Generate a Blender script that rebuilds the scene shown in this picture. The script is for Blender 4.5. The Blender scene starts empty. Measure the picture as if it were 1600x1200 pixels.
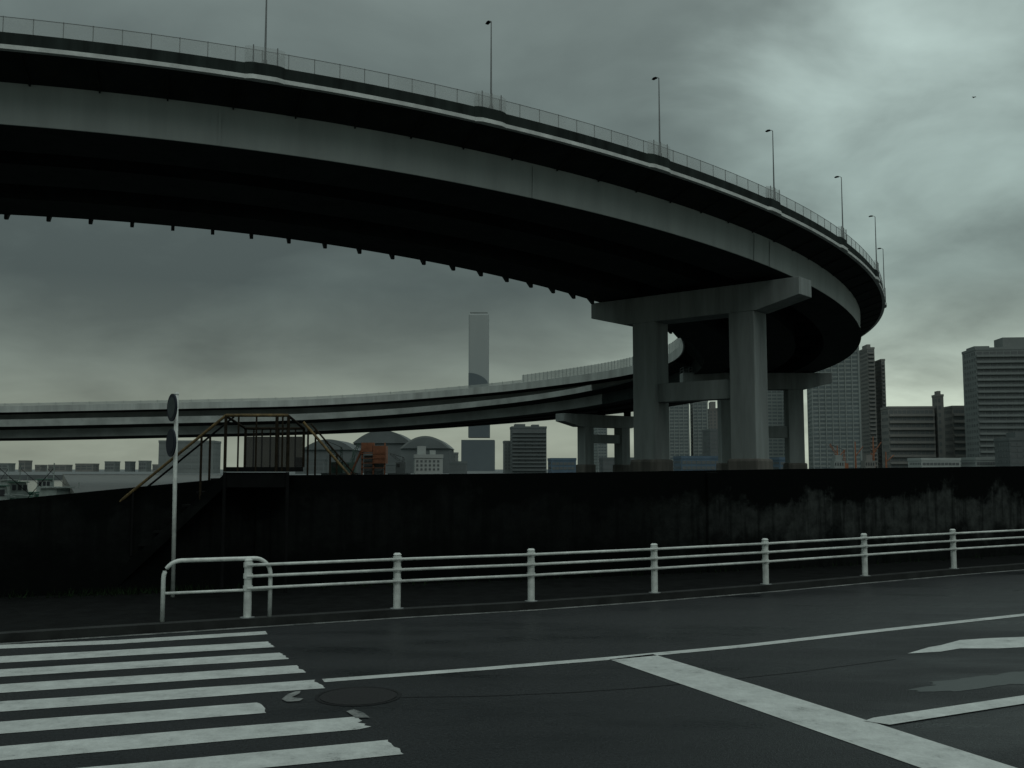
import bpy, bmesh, math, random
from mathutils import Vector
rad=math.radians; sin=math.sin; cos=math.cos; PI=math.pi
random.seed(7)
C=bpy.context.scene.collection
H=1.9; F=1550.0; TH=rad(4.9)
def ray(px,py):
    u=(px-800)/F; w=(600-py)/F
    return Vector((u, cos(TH)-w*sin(TH), sin(TH)+w*cos(TH)))
def G(px,py,z=0.0):
    d=ray(px,py); t=(z-H)/d.z
    return Vector((d.x*t,d.y*t,z))
def at(px,py,Y):
    d=ray(px,py); t=Y/d.y
    return Vector((d.x*t,Y,H+d.z*t))

# ---------------------------------------------------------------- materials
def mat(name,col,rough=0.8,var=0.25,scale=2.0,metal=0.0,bump=0.0,streak=False,spec=None,detail=6):
    m=bpy.data.materials.new(name); m.use_nodes=True
    nt=m.node_tree; N=nt.nodes; L=nt.links
    b=N['Principled BSDF']; b.inputs['Roughness'].default_value=rough; b.inputs['Metallic'].default_value=metal
    if spec is not None: b.inputs['Specular IOR Level'].default_value=spec
    tc=N.new('ShaderNodeTexCoord'); mp=N.new('ShaderNodeMapping')
    L.new(tc.outputs['Object'],mp.inputs['Vector'])
    if streak: mp.inputs['Scale'].default_value=(1,1,0.12)
    nz=N.new('ShaderNodeTexNoise'); nz.inputs['Scale'].default_value=scale; nz.inputs['Detail'].default_value=detail
    nz.inputs['Roughness'].default_value=0.65
    L.new(mp.outputs[0],nz.inputs['Vector'])
    cr=N.new('ShaderNodeValToRGB')
    cr.color_ramp.elements[0].position=0.3; cr.color_ramp.elements[1].position=0.72
    cr.color_ramp.elements[0].color=tuple(c*(1-var) for c in col)+(1,)
    cr.color_ramp.elements[1].color=tuple(min(1,c*(1+var)) for c in col)+(1,)
    L.new(nz.outputs['Fac'],cr.inputs[0]); L.new(cr.outputs[0],b.inputs['Base Color'])
    if bump>0:
        bp=N.new('ShaderNodeBump'); bp.inputs['Strength'].default_value=bump; bp.inputs['Distance'].default_value=0.02
        L.new(nz.outputs['Fac'],bp.inputs['Height']); L.new(bp.outputs[0],b.inputs['Normal'])
    return m
M={}
M['concrete']=mat('pier concrete',(0.18,0.212,0.205),0.85,0.32,0.5,bump=0.2,streak=True)
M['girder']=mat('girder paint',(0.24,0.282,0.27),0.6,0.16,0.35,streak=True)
M['under']=mat('shade-darkened underside steel',(0.022,0.03,0.029),0.85,0.3,0.5,spec=0.1)  # shade beneath the deck is put into this near-black girder colour
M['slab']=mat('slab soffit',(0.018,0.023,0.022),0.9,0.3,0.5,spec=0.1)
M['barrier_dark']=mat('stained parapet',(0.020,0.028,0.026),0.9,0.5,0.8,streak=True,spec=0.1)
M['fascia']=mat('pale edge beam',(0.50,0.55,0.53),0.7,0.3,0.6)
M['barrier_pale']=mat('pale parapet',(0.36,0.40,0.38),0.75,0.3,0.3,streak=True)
M['far_web']=mat('hazy far girder side',(0.17,0.195,0.187),0.85,0.35,0.12)
M['steel']=mat('galvanised steel',(0.16,0.18,0.18),0.6,0.2,5,metal=0.2)
M['white']=mat('white rail paint',(0.52,0.57,0.54),0.45,0.28,7,bump=0.05)
M['rust']=mat('rusty yellow paint',(0.095,0.066,0.02),0.8,0.7,14,bump=0.2)
M['rust_dark']=mat('dark rusted steel',(0.016,0.013,0.008),0.85,0.6,14,bump=0.2,spec=0.1)
M['dark']=mat('dark metal',(0.006,0.007,0.007),0.85,0.3,5,spec=0.05)
M['kerb']=mat('kerb concrete',(0.018,0.021,0.020),0.7,0.5,3,bump=0.2,spec=0.2)
M['pedestal']=mat('stained pedestal',(0.09,0.09,0.078),0.85,0.5,0.8,streak=True)
M['path']=mat('wet footpath',(0.005,0.0062,0.006),0.8,0.5,4,bump=0.3,spec=0.06)
M['quay']=mat('wet quay concrete',(0.08,0.09,0.085),0.45,0.3,0.3)
M['sign_blue']=mat('sign navy',(0.008,0.014,0.024),0.6,0.2,5,spec=0.2)
M['sign_grey']=mat('sign face grey',(0.04,0.055,0.058),0.6,0.3,9,spec=0.2)
M['grass']=mat('weeds',(0.008,0.017,0.007),0.9,0.4,5,spec=0.05)
M['iron']=mat('cast iron',(0.008,0.009,0.0095),0.6,0.4,30,bump=0.5,spec=0.25)
M['glass']=mat('hazy dark glass',(0.095,0.112,0.112),0.6,0.35,0.15)
M['cabin_glass']=mat('cabin glass',(0.02,0.025,0.03),0.3,0.3,0.2)
M['glass2']=mat('blue grey glass',(0.10,0.13,0.133),0.5,0.3,0.1)
M['b_grey']=mat('hazy grey wall',(0.215,0.25,0.24),0.9,0.14,0.06)  # distance haze is mixed into the far building wall colours
M['b_mid']=mat('mid grey wall',(0.155,0.18,0.175),0.9,0.15,0.06)
M['b_dark']=mat('dark grey wall',(0.10,0.12,0.12),0.9,0.18,0.08)
M['b_pale']=mat('pale wall',(0.31,0.35,0.335),0.9,0.14,0.1)
M['b_brown']=mat('brown grey wall',(0.165,0.172,0.16),0.9,0.15,0.06)
M['b_blue']=mat('blue cladding',(0.065,0.11,0.15),0.8,0.15,0.2)
M['orange']=mat('faded orange steel',(0.22,0.09,0.045),0.8,0.35,0.6)
M['green']=mat('faded green steel',(0.05,0.10,0.08),0.8,0.35,0.6)
M['boat_white']=mat('boat white',(0.22,0.27,0.25),0.5,0.35,1.5)
M['boat_green']=mat('boat green',(0.04,0.12,0.085),0.5,0.3,1.5)

def alpha_mat(name,col,lo,hi):
    m=bpy.data.materials.new(name); m.use_nodes=True
    nt=m.node_tree; N=nt.nodes; L=nt.links; b=N['Principled BSDF']
    b.inputs['Base Color'].default_value=col+(1,); b.inputs['Roughness'].default_value=0.8
    tc=N.new('ShaderNodeTexCoord'); nz=N.new('ShaderNodeTexNoise'); nz.inputs['Scale'].default_value=0.35
    L.new(tc.outputs['Object'],nz.inputs['Vector'])
    mr=N.new('ShaderNodeMapRange'); mr.inputs['To Min'].default_value=lo; mr.inputs['To Max'].default_value=hi
    L.new(nz.outputs['Fac'],mr.inputs['Value']); L.new(mr.outputs[0],b.inputs['Alpha'])
    return m
M['mesh']=alpha_mat('wire mesh panel',(0.42,0.47,0.46),0.12,0.45)
M['mesh2']=alpha_mat('dense wind screen',(0.40,0.45,0.43),0.35,0.65)
M['cage']=alpha_mat('dark cage mesh',(0.010,0.012,0.011),0.68,0.9)

def road_mat():
    m=bpy.data.materials.new('wet asphalt'); m.use_nodes=True
    nt=m.node_tree; N=nt.nodes; L=nt.links; b=N['Principled BSDF']
    tc=N.new('ShaderNodeTexCoord')
    big=N.new('ShaderNodeTexNoise'); big.inputs['Scale'].default_value=0.45; big.inputs['Detail'].default_value=8; big.inputs['Roughness'].default_value=0.62
    mp=N.new('ShaderNodeMapping'); mp.inputs['Rotation'].default_value=(0,0,rad(-24)); mp.inputs['Scale'].default_value=(0.5,1.6,1)
    L.new(tc.outputs['Object'],mp.inputs['Vector']); L.new(mp.outputs[0],big.inputs['Vector'])
    fine=N.new('ShaderNodeTexNoise'); fine.inputs['Scale'].default_value=45; fine.inputs['Detail'].default_value=5; fine.inputs['Roughness'].default_value=0.7
    L.new(tc.outputs['Object'],fine.inputs['Vector'])
    vor=N.new('ShaderNodeTexVoronoi'); vor.inputs['Scale'].default_value=90; L.new(tc.outputs['Object'],vor.inputs['Vector'])
    cr=N.new('ShaderNodeValToRGB'); cr.color_ramp.elements[0].position=0.35; cr.color_ramp.elements[1].position=0.7
    cr.color_ramp.elements[0].color=(0.0115,0.0145,0.0155,1); cr.color_ramp.elements[1].color=(0.006,0.008,0.009,1)
    L.new(big.outputs['Fac'],cr.inputs[0])
    mx=N.new('ShaderNodeMix'); mx.data_type='RGBA'; mx.blend_type='MULTIPLY'; mx.inputs[0].default_value=1.0
    cf=N.new('ShaderNodeValToRGB'); cf.color_ramp.elements[0].position=0.38; cf.color_ramp.elements[1].position=0.66
    cf.color_ramp.elements[0].color=(0.25,0.25,0.25,1); cf.color_ramp.elements[1].color=(2.4,2.4,2.4,1)
    L.new(fine.outputs['Fac'],cf.inputs[0]); L.new(cr.outputs[0],mx.inputs[6]); L.new(cf.outputs[0],mx.inputs[7])
    L.new(mx.outputs[2],b.inputs['Base Color'])
    def mrange(a,bb,c,d):
        mr=N.new('ShaderNodeMapRange'); mr.inputs['From Min'].default_value=a; mr.inputs['From Max'].default_value=bb
        mr.inputs['To Min'].default_value=c; mr.inputs['To Max'].default_value=d; L.new(big.outputs['Fac'],mr.inputs['Value']); return mr.outputs[0]
    L.new(mrange(0.40,0.64,0.55,0.24),b.inputs['Roughness'])
    b.inputs['Specular IOR Level'].default_value=0.21
    bp=N.new('ShaderNodeBump'); bp.inputs['Distance'].default_value=0.008; L.new(mrange(0.40,0.64,0.65,0.3),bp.inputs['Strength'])
    L.new(vor.outputs['Distance'],bp.inputs['Height']); L.new(bp.outputs[0],b.inputs['Normal'])
    return m
M['road']=road_mat()

def paint_mat(name,a1,a2,lo,hi):
    m=bpy.data.materials.new(name); m.use_nodes=True
    nt=m.node_tree; N=nt.nodes; L=nt.links; b=N['Principled BSDF']
    tc=N.new('ShaderNodeTexCoord')
    a=N.new('ShaderNodeTexNoise'); a.inputs['Scale'].default_value=3.2; a.inputs['Detail'].default_value=13; a.inputs['Roughness'].default_value=0.82
    L.new(tc.outputs['Object'],a.inputs['Vector'])
    cr=N.new('ShaderNodeValToRGB'); e=cr.color_ramp.elements
    e[0].position=lo; e[0].color=(0.03,0.037,0.038,1); e[1].position=hi; e[1].color=(a1,a1*1.09,a1*1.05,1)
    x=e.new(0.72); x.color=(a2,a2*1.09,a2*1.05,1)
    L.new(a.outputs['Fac'],cr.inputs[0]); L.new(cr.outputs[0],b.inputs['Base Color'])
    b.inputs['Roughness'].default_value=0.42; b.inputs['Specular IOR Level'].default_value=0.3
    f=N.new('ShaderNodeTexNoise'); f.inputs['Scale'].default_value=70; f.inputs['Detail'].default_value=4; L.new(tc.outputs['Object'],f.inputs['Vector'])
    bp=N.new('ShaderNodeBump'); bp.inputs['Strength'].default_value=0.5; bp.inputs['Distance'].default_value=0.006
    L.new(f.outputs['Fac'],bp.inputs['Height']); L.new(bp.outputs[0],b.inputs['Normal'])
    return m
M['paint']=paint_mat('worn white road paint',0.36,0.60,0.32,0.42)
M['paint_old']=paint_mat('faded kerb paint',0.18,0.30,0.38,0.52)

def wall_mat():
    m=bpy.data.materials.new('stained sea wall concrete'); m.use_nodes=True
    nt=m.node_tree; N=nt.nodes; L=nt.links; b=N['Principled BSDF']; b.inputs['Roughness'].default_value=0.9
    b.inputs['Specular IOR Level'].default_value=0.04
    tc=N.new('ShaderNodeTexCoord'); sx=N.new('ShaderNodeSeparateXYZ'); L.new(tc.outputs['Object'],sx.inputs[0])
    mp=N.new('ShaderNodeMapping'); mp.inputs['Scale'].default_value=(1,1,1.0); L.new(tc.outputs['Object'],mp.inputs['Vector'])
    def noise(scale,det,ro,vec=mp.outputs[0]):
        n=N.new('ShaderNodeTexNoise'); n.inputs['Scale'].default_value=scale; n.inputs['Detail'].default_value=det; n.inputs['Roughness'].default_value=ro
        L.new(vec,n.inputs['Vector']); return n.outputs['Fac']
    def mr(v,a,bb,c=0,d=1):
        q=N.new('ShaderNodeMapRange'); q.inputs['From Min'].default_value=a; q.inputs['From Max'].default_value=bb
        q.inputs['To Min'].default_value=c; q.inputs['To Max'].default_value=d; L.new(v,q.inputs['Value']); return q.outputs[0]
    def op(o,p,q):
        a=N.new('ShaderNodeMath'); a.operation=o; L.new(p,a.inputs[0]); L.new(q,a.inputs[1]); return a.outputs[0]
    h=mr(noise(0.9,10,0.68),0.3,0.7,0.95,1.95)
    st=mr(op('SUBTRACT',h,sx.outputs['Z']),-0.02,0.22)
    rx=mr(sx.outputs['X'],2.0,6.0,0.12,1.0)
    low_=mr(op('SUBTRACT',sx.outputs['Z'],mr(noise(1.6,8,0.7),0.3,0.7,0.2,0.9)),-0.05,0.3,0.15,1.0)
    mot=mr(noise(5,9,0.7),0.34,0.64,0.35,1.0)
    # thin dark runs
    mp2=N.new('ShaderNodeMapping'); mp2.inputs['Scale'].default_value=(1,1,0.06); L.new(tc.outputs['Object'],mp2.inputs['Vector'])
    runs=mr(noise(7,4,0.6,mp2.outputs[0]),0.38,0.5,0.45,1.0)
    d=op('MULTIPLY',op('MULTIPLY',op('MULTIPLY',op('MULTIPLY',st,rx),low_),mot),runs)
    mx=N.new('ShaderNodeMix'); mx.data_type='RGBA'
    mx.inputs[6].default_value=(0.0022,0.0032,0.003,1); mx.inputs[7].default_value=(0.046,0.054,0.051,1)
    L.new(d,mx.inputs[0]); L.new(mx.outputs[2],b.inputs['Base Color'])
    bp=N.new('ShaderNodeBump'); bp.inputs['Strength'].default_value=0.4; bp.inputs['Distance'].default_value=0.02
    L.new(mot,bp.inputs['Height']); L.new(bp.outputs[0],b.inputs['Normal'])
    return m
M['wall']=wall_mat()

def water_mat(name,rough,bump,scale,spec=0.5):
    m=bpy.data.materials.new(name); m.use_nodes=True
    nt=m.node_tree; N=nt.nodes; L=nt.links; b=N['Principled BSDF']
    b.inputs['Base Color'].default_value=(0.010,0.015,0.015,1); b.inputs['Roughness'].default_value=rough; b.inputs['Specular IOR Level'].default_value=spec
    tc=N.new('ShaderNodeTexCoord'); n=N.new('ShaderNodeTexNoise'); n.inputs['Scale'].default_value=scale; n.inputs['Detail'].default_value=6
    L.new(tc.outputs['Object'],n.inputs['Vector'])
    bp=N.new('ShaderNodeBump'); bp.inputs['Strength'].default_value=bump; bp.inputs['Distance'].default_value=0.1
    L.new(n.outputs['Fac'],bp.inputs['Height']); L.new(bp.outputs[0],b.inputs['Normal'])
    return m
M['water']=water_mat('harbour water',0.12,0.5,0.8)
M['puddle']=water_mat('rain film',0.3,0.03,30,0.3)

# ---------------------------------------------------------------- mesh helpers
def origin_of(o):
    v=Vector((0,0,0))
    while o is not None: v+=o.location; o=o.parent
    return v
class MB:
    def __init__(s): s.v=[]; s.f=[]
    def poly(s,pts):
        n=len(s.v); s.v+=[tuple(p) for p in pts]; s.f.append(tuple(range(n,n+len(pts)))); return s
    def hexa(s,p):
        n=len(s.v); s.v+=[tuple(q) for q in p]
        for q in ((3,2,1,0),(4,5,6,7),(0,1,5,4),(1,2,6,5),(2,3,7,6),(3,0,4,7)): s.f.append(tuple(n+i for i in q))
        return s
    def box(s,x0,x1,y0,y1,z0,z1):
        return s.hexa([(x0,y0,z0),(x1,y0,z0),(x1,y1,z0),(x0,y1,z0),(x0,y0,z1),(x1,y0,z1),(x1,y1,z1),(x0,y1,z1)])
    def obox(s,c,u,lu,lv,z0,z1):
        c=Vector((c[0],c[1],0)); u=Vector((u[0],u[1],0)).normalized(); v=Vector((-u.y,u.x,0))
        q=[c-u*lu/2-v*lv/2,c+u*lu/2-v*lv/2,c+u*lu/2+v*lv/2,c-u*lu/2+v*lv/2]
        return s.hexa([(p.x,p.y,z0) for p in q]+[(p.x,p.y,z1) for p in q])
    def prism(s,poly,ax,half):
        ax=Vector(ax)*half; n=len(poly); k=len(s.v)
        s.v+=[tuple(Vector(p)-ax) for p in poly]+[tuple(Vector(p)+ax) for p in poly]
        s.f.append(tuple(range(k,k+n))[::-1]); s.f.append(tuple(range(k+n,k+2*n)))
        for i in range(n):
            j=(i+1)%n; s.f.append((k+i,k+j,k+n+j,k+n+i))
        return s
    def tube(s,pts,r,n=8,r2=None):
        pts=[Vector(p) for p in pts]; k=len(s.v); m=len(pts)
        for i,p in enumerate(pts):
            d=(pts[min(i+1,m-1)]-pts[max(i-1,0)]).normalized()
            a=Vector((0,0,1)) if abs(d.z)<0.9 else Vector((1,0,0))
            u=d.cross(a).normalized(); w=d.cross(u).normalized()
            rr=r if r2 is None else r+(r2-r)*i/(m-1)
            for j in range(n):
                t=2*PI*j/n; s.v.append(tuple(p+u*rr*cos(t)+w*rr*sin(t)))
        for i in range(m-1):
            for j in range(n):
                q=(j+1)%n; s.f.append((k+i*n+j,k+i*n+q,k+(i+1)*n+q,k+(i+1)*n+j))
        s.f.append(tuple(range(k,k+n))[::-1]); s.f.append(tuple(range(k+(m-1)*n,k+m*n)))
        return s
    def build(s,name,m,parent=None,local=False,smooth=False,bevel=0):
        me=bpy.data.meshes.new(name)
        off=Vector((0,0,0)) if (parent is None or local) else origin_of(parent)
        me.from_pydata([tuple(Vector(q)-off) for q in s.v],[],s.f)
        bm=bmesh.new(); bm.from_mesh(me); bmesh.ops.recalc_face_normals(bm,faces=bm.faces); bm.to_mesh(me); bm.free()
        me.materials.append(m)
        o=bpy.data.objects.new(name,me); C.objects.link(o)
        if parent is not None: o.parent=parent
        if smooth:
            for p in me.polygons: p.use_smooth=True
        if bevel:
            b=o.modifiers.new('b','BEVEL'); b.width=bevel; b.segments=2; b.limit_method='ANGLE'
        return o
def tag(o,label=None,cat=None,group=None,kind=None):
    if label: o['label']=label
    if cat: o['category']=cat
    if group: o['group']=group
    if kind: o['kind']=kind
    return o
def empty(name,loc,rz=0,label=None,cat=None,group=None):
    o=bpy.data.objects.new(name,None); C.objects.link(o); o.location=loc; o.rotation_euler=(0,0,rz)
    return tag(o,label,cat,group)
def cpy(o,parent,loc):
    c=o.copy(); C.objects.link(c); c.parent=parent; c.location=loc; return c
def copy_tree(o,parent=None):
    c=o.copy(); C.objects.link(c); c.parent=parent
    for ch in list(o.children): copy_tree(ch,c)
    return c

# ---------------------------------------------------------------- viaduct path
CX,CY,RO=-65.1,194.9,130.0; WID=32.5
PH0=-104.0; ARC=(90-PH0)*PI/180*RO
ZK=[(-110,31.5),(-77,31.0),(-69.3,30.8),(-61,30.2),(-52.7,29.4),(-44.4,28.6),(-36,27.8),(-28,27.0),(-20,26.4),(-10,25.6),(0,25.2),(35,24.3),(60,22.9),(90,20.5),(130,18.6),(200,18.0),(300,18)]
BK=[(-110,1.3),(-60,1.5),(0,1.7),(40,0.6),(90,0.2),(300,0.2)]
GK=[(-110,0),(0,0.6),(38,3.6),(70,4.6),(95,4.8),(300,4.9)]
def lerp(K,x):
    for (a,va),(b,vb) in zip(K,K[1:]):
        if x<=b:
            t=max(0,(x-a)/(b-a)); return va+(vb-va)*t
    return K[-1][1]
def sm(K,x): return sum(lerp(K,x+d) for d in (-6,-3,0,3,6))/5
def frame(s):
    if s<=ARC:
        p=rad(PH0)+s/RO
        return Vector((CX+RO*cos(p),CY+RO*sin(p),0)),Vector((-cos(p),-sin(p),0)),Vector((-sin(p),cos(p),0)),math.degrees(p)
    d=s-ARC
    return Vector((CX-d,CY+RO,0)),Vector((0,-1,0)),Vector((-1,0,0)),90+math.degrees(d/RO)
def sph(phi): return rad(phi-PH0)*RO
def VP(s,t,z,low=False):
    p,n,tg,ph=frame(s)
    zz=H+sm(ZK,ph)+z-sm(BK,ph)*t/WID
    if low: zz-=sm(GK,ph)
    q=p+n*t; return Vector((q.x,q.y,zz))
def sweep(sec,s0,s1,step=2.5,low=False,mb=None,tf=None):
    mb=mb or MB(); n=len(sec); k=len(mb.v); m=max(1,int(round((s1-s0)/step)))
    for i in range(m+1):
        s=s0+(s1-s0)*i/m
        for (t,z) in sec: mb.v.append(tuple(VP(s,t+(tf(i/m) if tf else 0),z,low)))
    for i in range(m):
        for j in range(n):
            q=(j+1)%n; mb.f.append((k+i*n+j,k+i*n+q,k+(i+1)*n+q,k+(i+1)*n+j))
    mb.f.append(tuple(range(k,k+n))[::-1]); mb.f.append(tuple(range(k+m*n,k+(m+1)*n)))
    return mb
SEND=ARC+300
LAMP_PH=[-69.3,-61,-52.7,-44.4,-36.1,-27.8,-19.5]
via=empty('viaduct',(30,110,0),0,'huge grey curved elevated highway sweeping overhead from upper left round to the right and back','viaduct')
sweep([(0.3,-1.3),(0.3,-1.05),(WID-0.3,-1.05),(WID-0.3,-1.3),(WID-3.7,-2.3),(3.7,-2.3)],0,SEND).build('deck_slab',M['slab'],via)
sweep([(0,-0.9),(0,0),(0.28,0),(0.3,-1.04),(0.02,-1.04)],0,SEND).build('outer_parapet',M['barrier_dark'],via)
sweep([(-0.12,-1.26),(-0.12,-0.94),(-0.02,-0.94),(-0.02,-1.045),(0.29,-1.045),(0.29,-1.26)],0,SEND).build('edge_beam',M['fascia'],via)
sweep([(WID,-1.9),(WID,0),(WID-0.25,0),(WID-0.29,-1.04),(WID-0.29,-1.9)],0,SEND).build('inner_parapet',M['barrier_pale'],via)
for i,(a,b) in enumerate(((3.5,9.0),(13.6,18.9),(23.5,28.8))):
    zb=-5.45 if i==0 else -5.0
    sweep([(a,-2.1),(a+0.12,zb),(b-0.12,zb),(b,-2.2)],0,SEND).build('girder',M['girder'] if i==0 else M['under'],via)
    sweep([(a-0.06,zb-0.005),(a-0.06,zb-0.06),(b+0.12,zb-0.06),(b+0.12,zb-0.005)],0,SEND).build('bottom_flange',M['under'],via)  # dark cover on the girder bottom, shade painted in its colour
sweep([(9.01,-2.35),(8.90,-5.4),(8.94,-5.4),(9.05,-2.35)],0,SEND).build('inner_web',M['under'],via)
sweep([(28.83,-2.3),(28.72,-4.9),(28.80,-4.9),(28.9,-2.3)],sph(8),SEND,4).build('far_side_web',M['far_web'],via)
k=0; s=2.0
while s<sph(-8) and k<48:
    p,n,tg,ph=frame(s)
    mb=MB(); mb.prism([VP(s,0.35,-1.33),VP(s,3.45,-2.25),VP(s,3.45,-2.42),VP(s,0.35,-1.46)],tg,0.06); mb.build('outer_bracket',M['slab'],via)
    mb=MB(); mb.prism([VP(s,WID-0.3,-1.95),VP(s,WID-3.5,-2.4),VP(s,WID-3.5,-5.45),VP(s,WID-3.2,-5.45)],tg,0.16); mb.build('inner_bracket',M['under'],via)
    s+=5.0; k+=1
for i in range(16):
    s=sph(-98)+i*14.0
    p,n,tg,ph=frame(s)
    for (a,b) in ((9.1,13.55),(18.95,23.45)):
        mb=MB(); mb.prism([VP(s,a,-2.35),VP(s,b,-2.35),VP(s,b,-4.0),VP(s,a,-4.0)],tg,0.15); mb.build('cross_beam',M['under'],via)
for ph in (-70.5,-43.4,-41.8,-58):
    s=sph(ph); mb=MB(); p,n,tg,_=frame(s)
    mb.prism([VP(s,3.45,-2.5),VP(s,3.57,-5.4),VP(s,3.54,-5.4),VP(s,3.42,-2.5)],tg,0.10); mb.build('web_splice',M['girder'],via)
sweep([(0.10,0.02),(0.10,1.15),(0.115,1.15),(0.115,0.02)],sph(-86),sph(-8)).build('fence_mesh',M['mesh'],via)
sweep([(0.09,1.155),(0.09,1.19),(0.13,1.19),(0.13,1.155)],sph(-86),sph(-8)).build('fence_rail',M['steel'],via)
k=0; s=sph(-86)
while s<sph(-8) and k<96:
    MB().tube([VP(s,0.18,0.0),VP(s,0.18,1.25)],0.04,5).build('fence_post',M['steel'],via); s+=2.0; k+=1
bay=lambda x: -0.24*min(1,x*6,(1-x)*6)
for ph in LAMP_PH:
    a=sph(ph)-1.2; b=sph(ph)+1.8
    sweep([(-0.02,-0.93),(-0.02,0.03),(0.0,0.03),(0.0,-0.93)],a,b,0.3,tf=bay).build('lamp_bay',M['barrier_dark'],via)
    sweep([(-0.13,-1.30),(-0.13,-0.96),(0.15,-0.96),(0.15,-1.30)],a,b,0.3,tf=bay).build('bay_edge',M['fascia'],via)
    sweep([(-0.01,0.04),(-0.01,1.3),(0.0,1.3),(0.0,0.04)],a,b,0.3,tf=bay).build('bay_fence',M['mesh'],via)
    for q in (a+0.6,a+1.5,b-0.6): MB().tube([VP(q,-0.22,0.0),VP(q,-0.22,1.4)],0.05,5).build('bay_post',M['steel'],via)
sweep([(WID-0.12,0.02),(WID-0.12,2.0),(WID-0.10,2.0),(WID-0.10,0.02)],sph(-16),sph(46)).build('wind_screen',M['mesh2'],via)
s=sph(-16); k=0
while s<sph(46) and k<90:
    MB().tube([VP(s,WID-0.18,0.0),VP(s,WID-0.18,2.1)],0.08,5).build('screen_post',M['b_mid'],via); s+=2.0; k+=1
sweep([(WID-0.12,0.02),(WID-0.12,0.75),(WID-0.10,0.75),(WID-0.10,0.02)],sph(46),SEND,4).build('low_fence',M['mesh2'],via)
s=sph(48)
while s<SEND-110:
    MB().tube([VP(s,WID-0.15,0.0),VP(s,WID-0.15,0.9)],0.07,5).build('marker_post',M['b_mid'],via); s+=5
low=empty('elevated_road',(-60,300,0),0,'lower far road deck with a pale parapet running left under the distant highway','elevated road')
S0=sph(2)
sweep([(1,-1.3),(1,-1.0),(WID-0.6,-1.0),(WID-0.6,-1.3),(WID-3,-2.1),(3,-2.1)],S0,SEND,4,True).build('deck_slab',M['slab'],low)
mb=MB(); n_=60; s1=sph(30)
for i in range(n_+1):
    s=s1+(SEND-s1)*i/n_; hh=0.1+0.7*min(1,max(0,(i-2)/25)); 
    for (t,z) in ((WID-0.1,-1.3),(WID-0.1,hh),(WID-0.4,hh),(WID-0.55,-1.3)): mb.v.append(tuple(VP(s,t,z,True)))
for i in range(n_):
    for j in range(4):
        q=(j+1)%4; mb.f.append((i*4+j,i*4+q,(i+1)*4+q,(i+1)*4+j))
mb.f.append((3,2,1,0)); mb.f.append((n_*4,n_*4+1,n_*4+2,n_*4+3))
M['lowpar']=mat('muted parapet',(0.27,0.305,0.29),0.8,0.35,0.15)
mb.build('parapet',M['lowpar'],low)
for (a,b) in ((4,9),(14,19),(24,29)):
    sweep([(a,-2.0),(a,-4.7),(b,-4.7),(b,-2.0)],S0,SEND,4,True).build('girder',M['under'],low)
sweep([(29.02,-2.1),(29.02,-4.6),(29.1,-4.6),(29.1,-2.1)],sph(30),SEND,4,True).build('side_web',M['far_web'],low)

def make_lamp():
    r=empty('street_lamp',(0,0,0)); h=7.6
    MB().tube([(0,0,0),(0,0,h)],0.09,8,0.045).build('pole',M['steel'],r)
    MB().tube([(0,0,h-.05),(-0.15,0,h+.1),(-0.4,0,h+.13)],0.035,6).build('arm',M['steel'],r)
    mb=MB(); mb.prism([(-0.3,0,h+.07),(-0.8,0,h+.04),(-0.85,0,h+.12),(-0.6,0,h+.22),(-0.3,0,h+.20)],(0,1,0),0.14); mb.build('lamp_head',M['dark'],r,bevel=0.03)
    MB().box(-0.14,0.14,-0.14,0.14,-0.05,0.25).build('base_plate',M['steel'],r)
    return r
lab=['leftmost street lamp on the highway, its top cut off by the picture edge',
 'second street lamp from the left, above the middle of the sweeping highway',
 'third street lamp from the left on the highway parapet',
 'fourth street lamp from the left, above the right pier column',
 'fifth street lamp from the left, where the highway starts to turn away',
 'sixth street lamp from the left, near the highway bend',
 'farthest street lamp, smallest one right at the highway bend']
L0=make_lamp()
for i,ph in enumerate(LAMP_PH):
    o=L0 if i==0 else copy_tree(L0)
    v=VP(sph(ph)+0.3,-0.1,0.0); o.location=v
    _,n,_,_=frame(sph(ph)); o.rotation_euler=(0,0,math.atan2(-n.y,-n.x)); o.location.z=v.z+0.1
    tag(o,lab[i],'street lamp','street lamps on the highway parapet')

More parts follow.
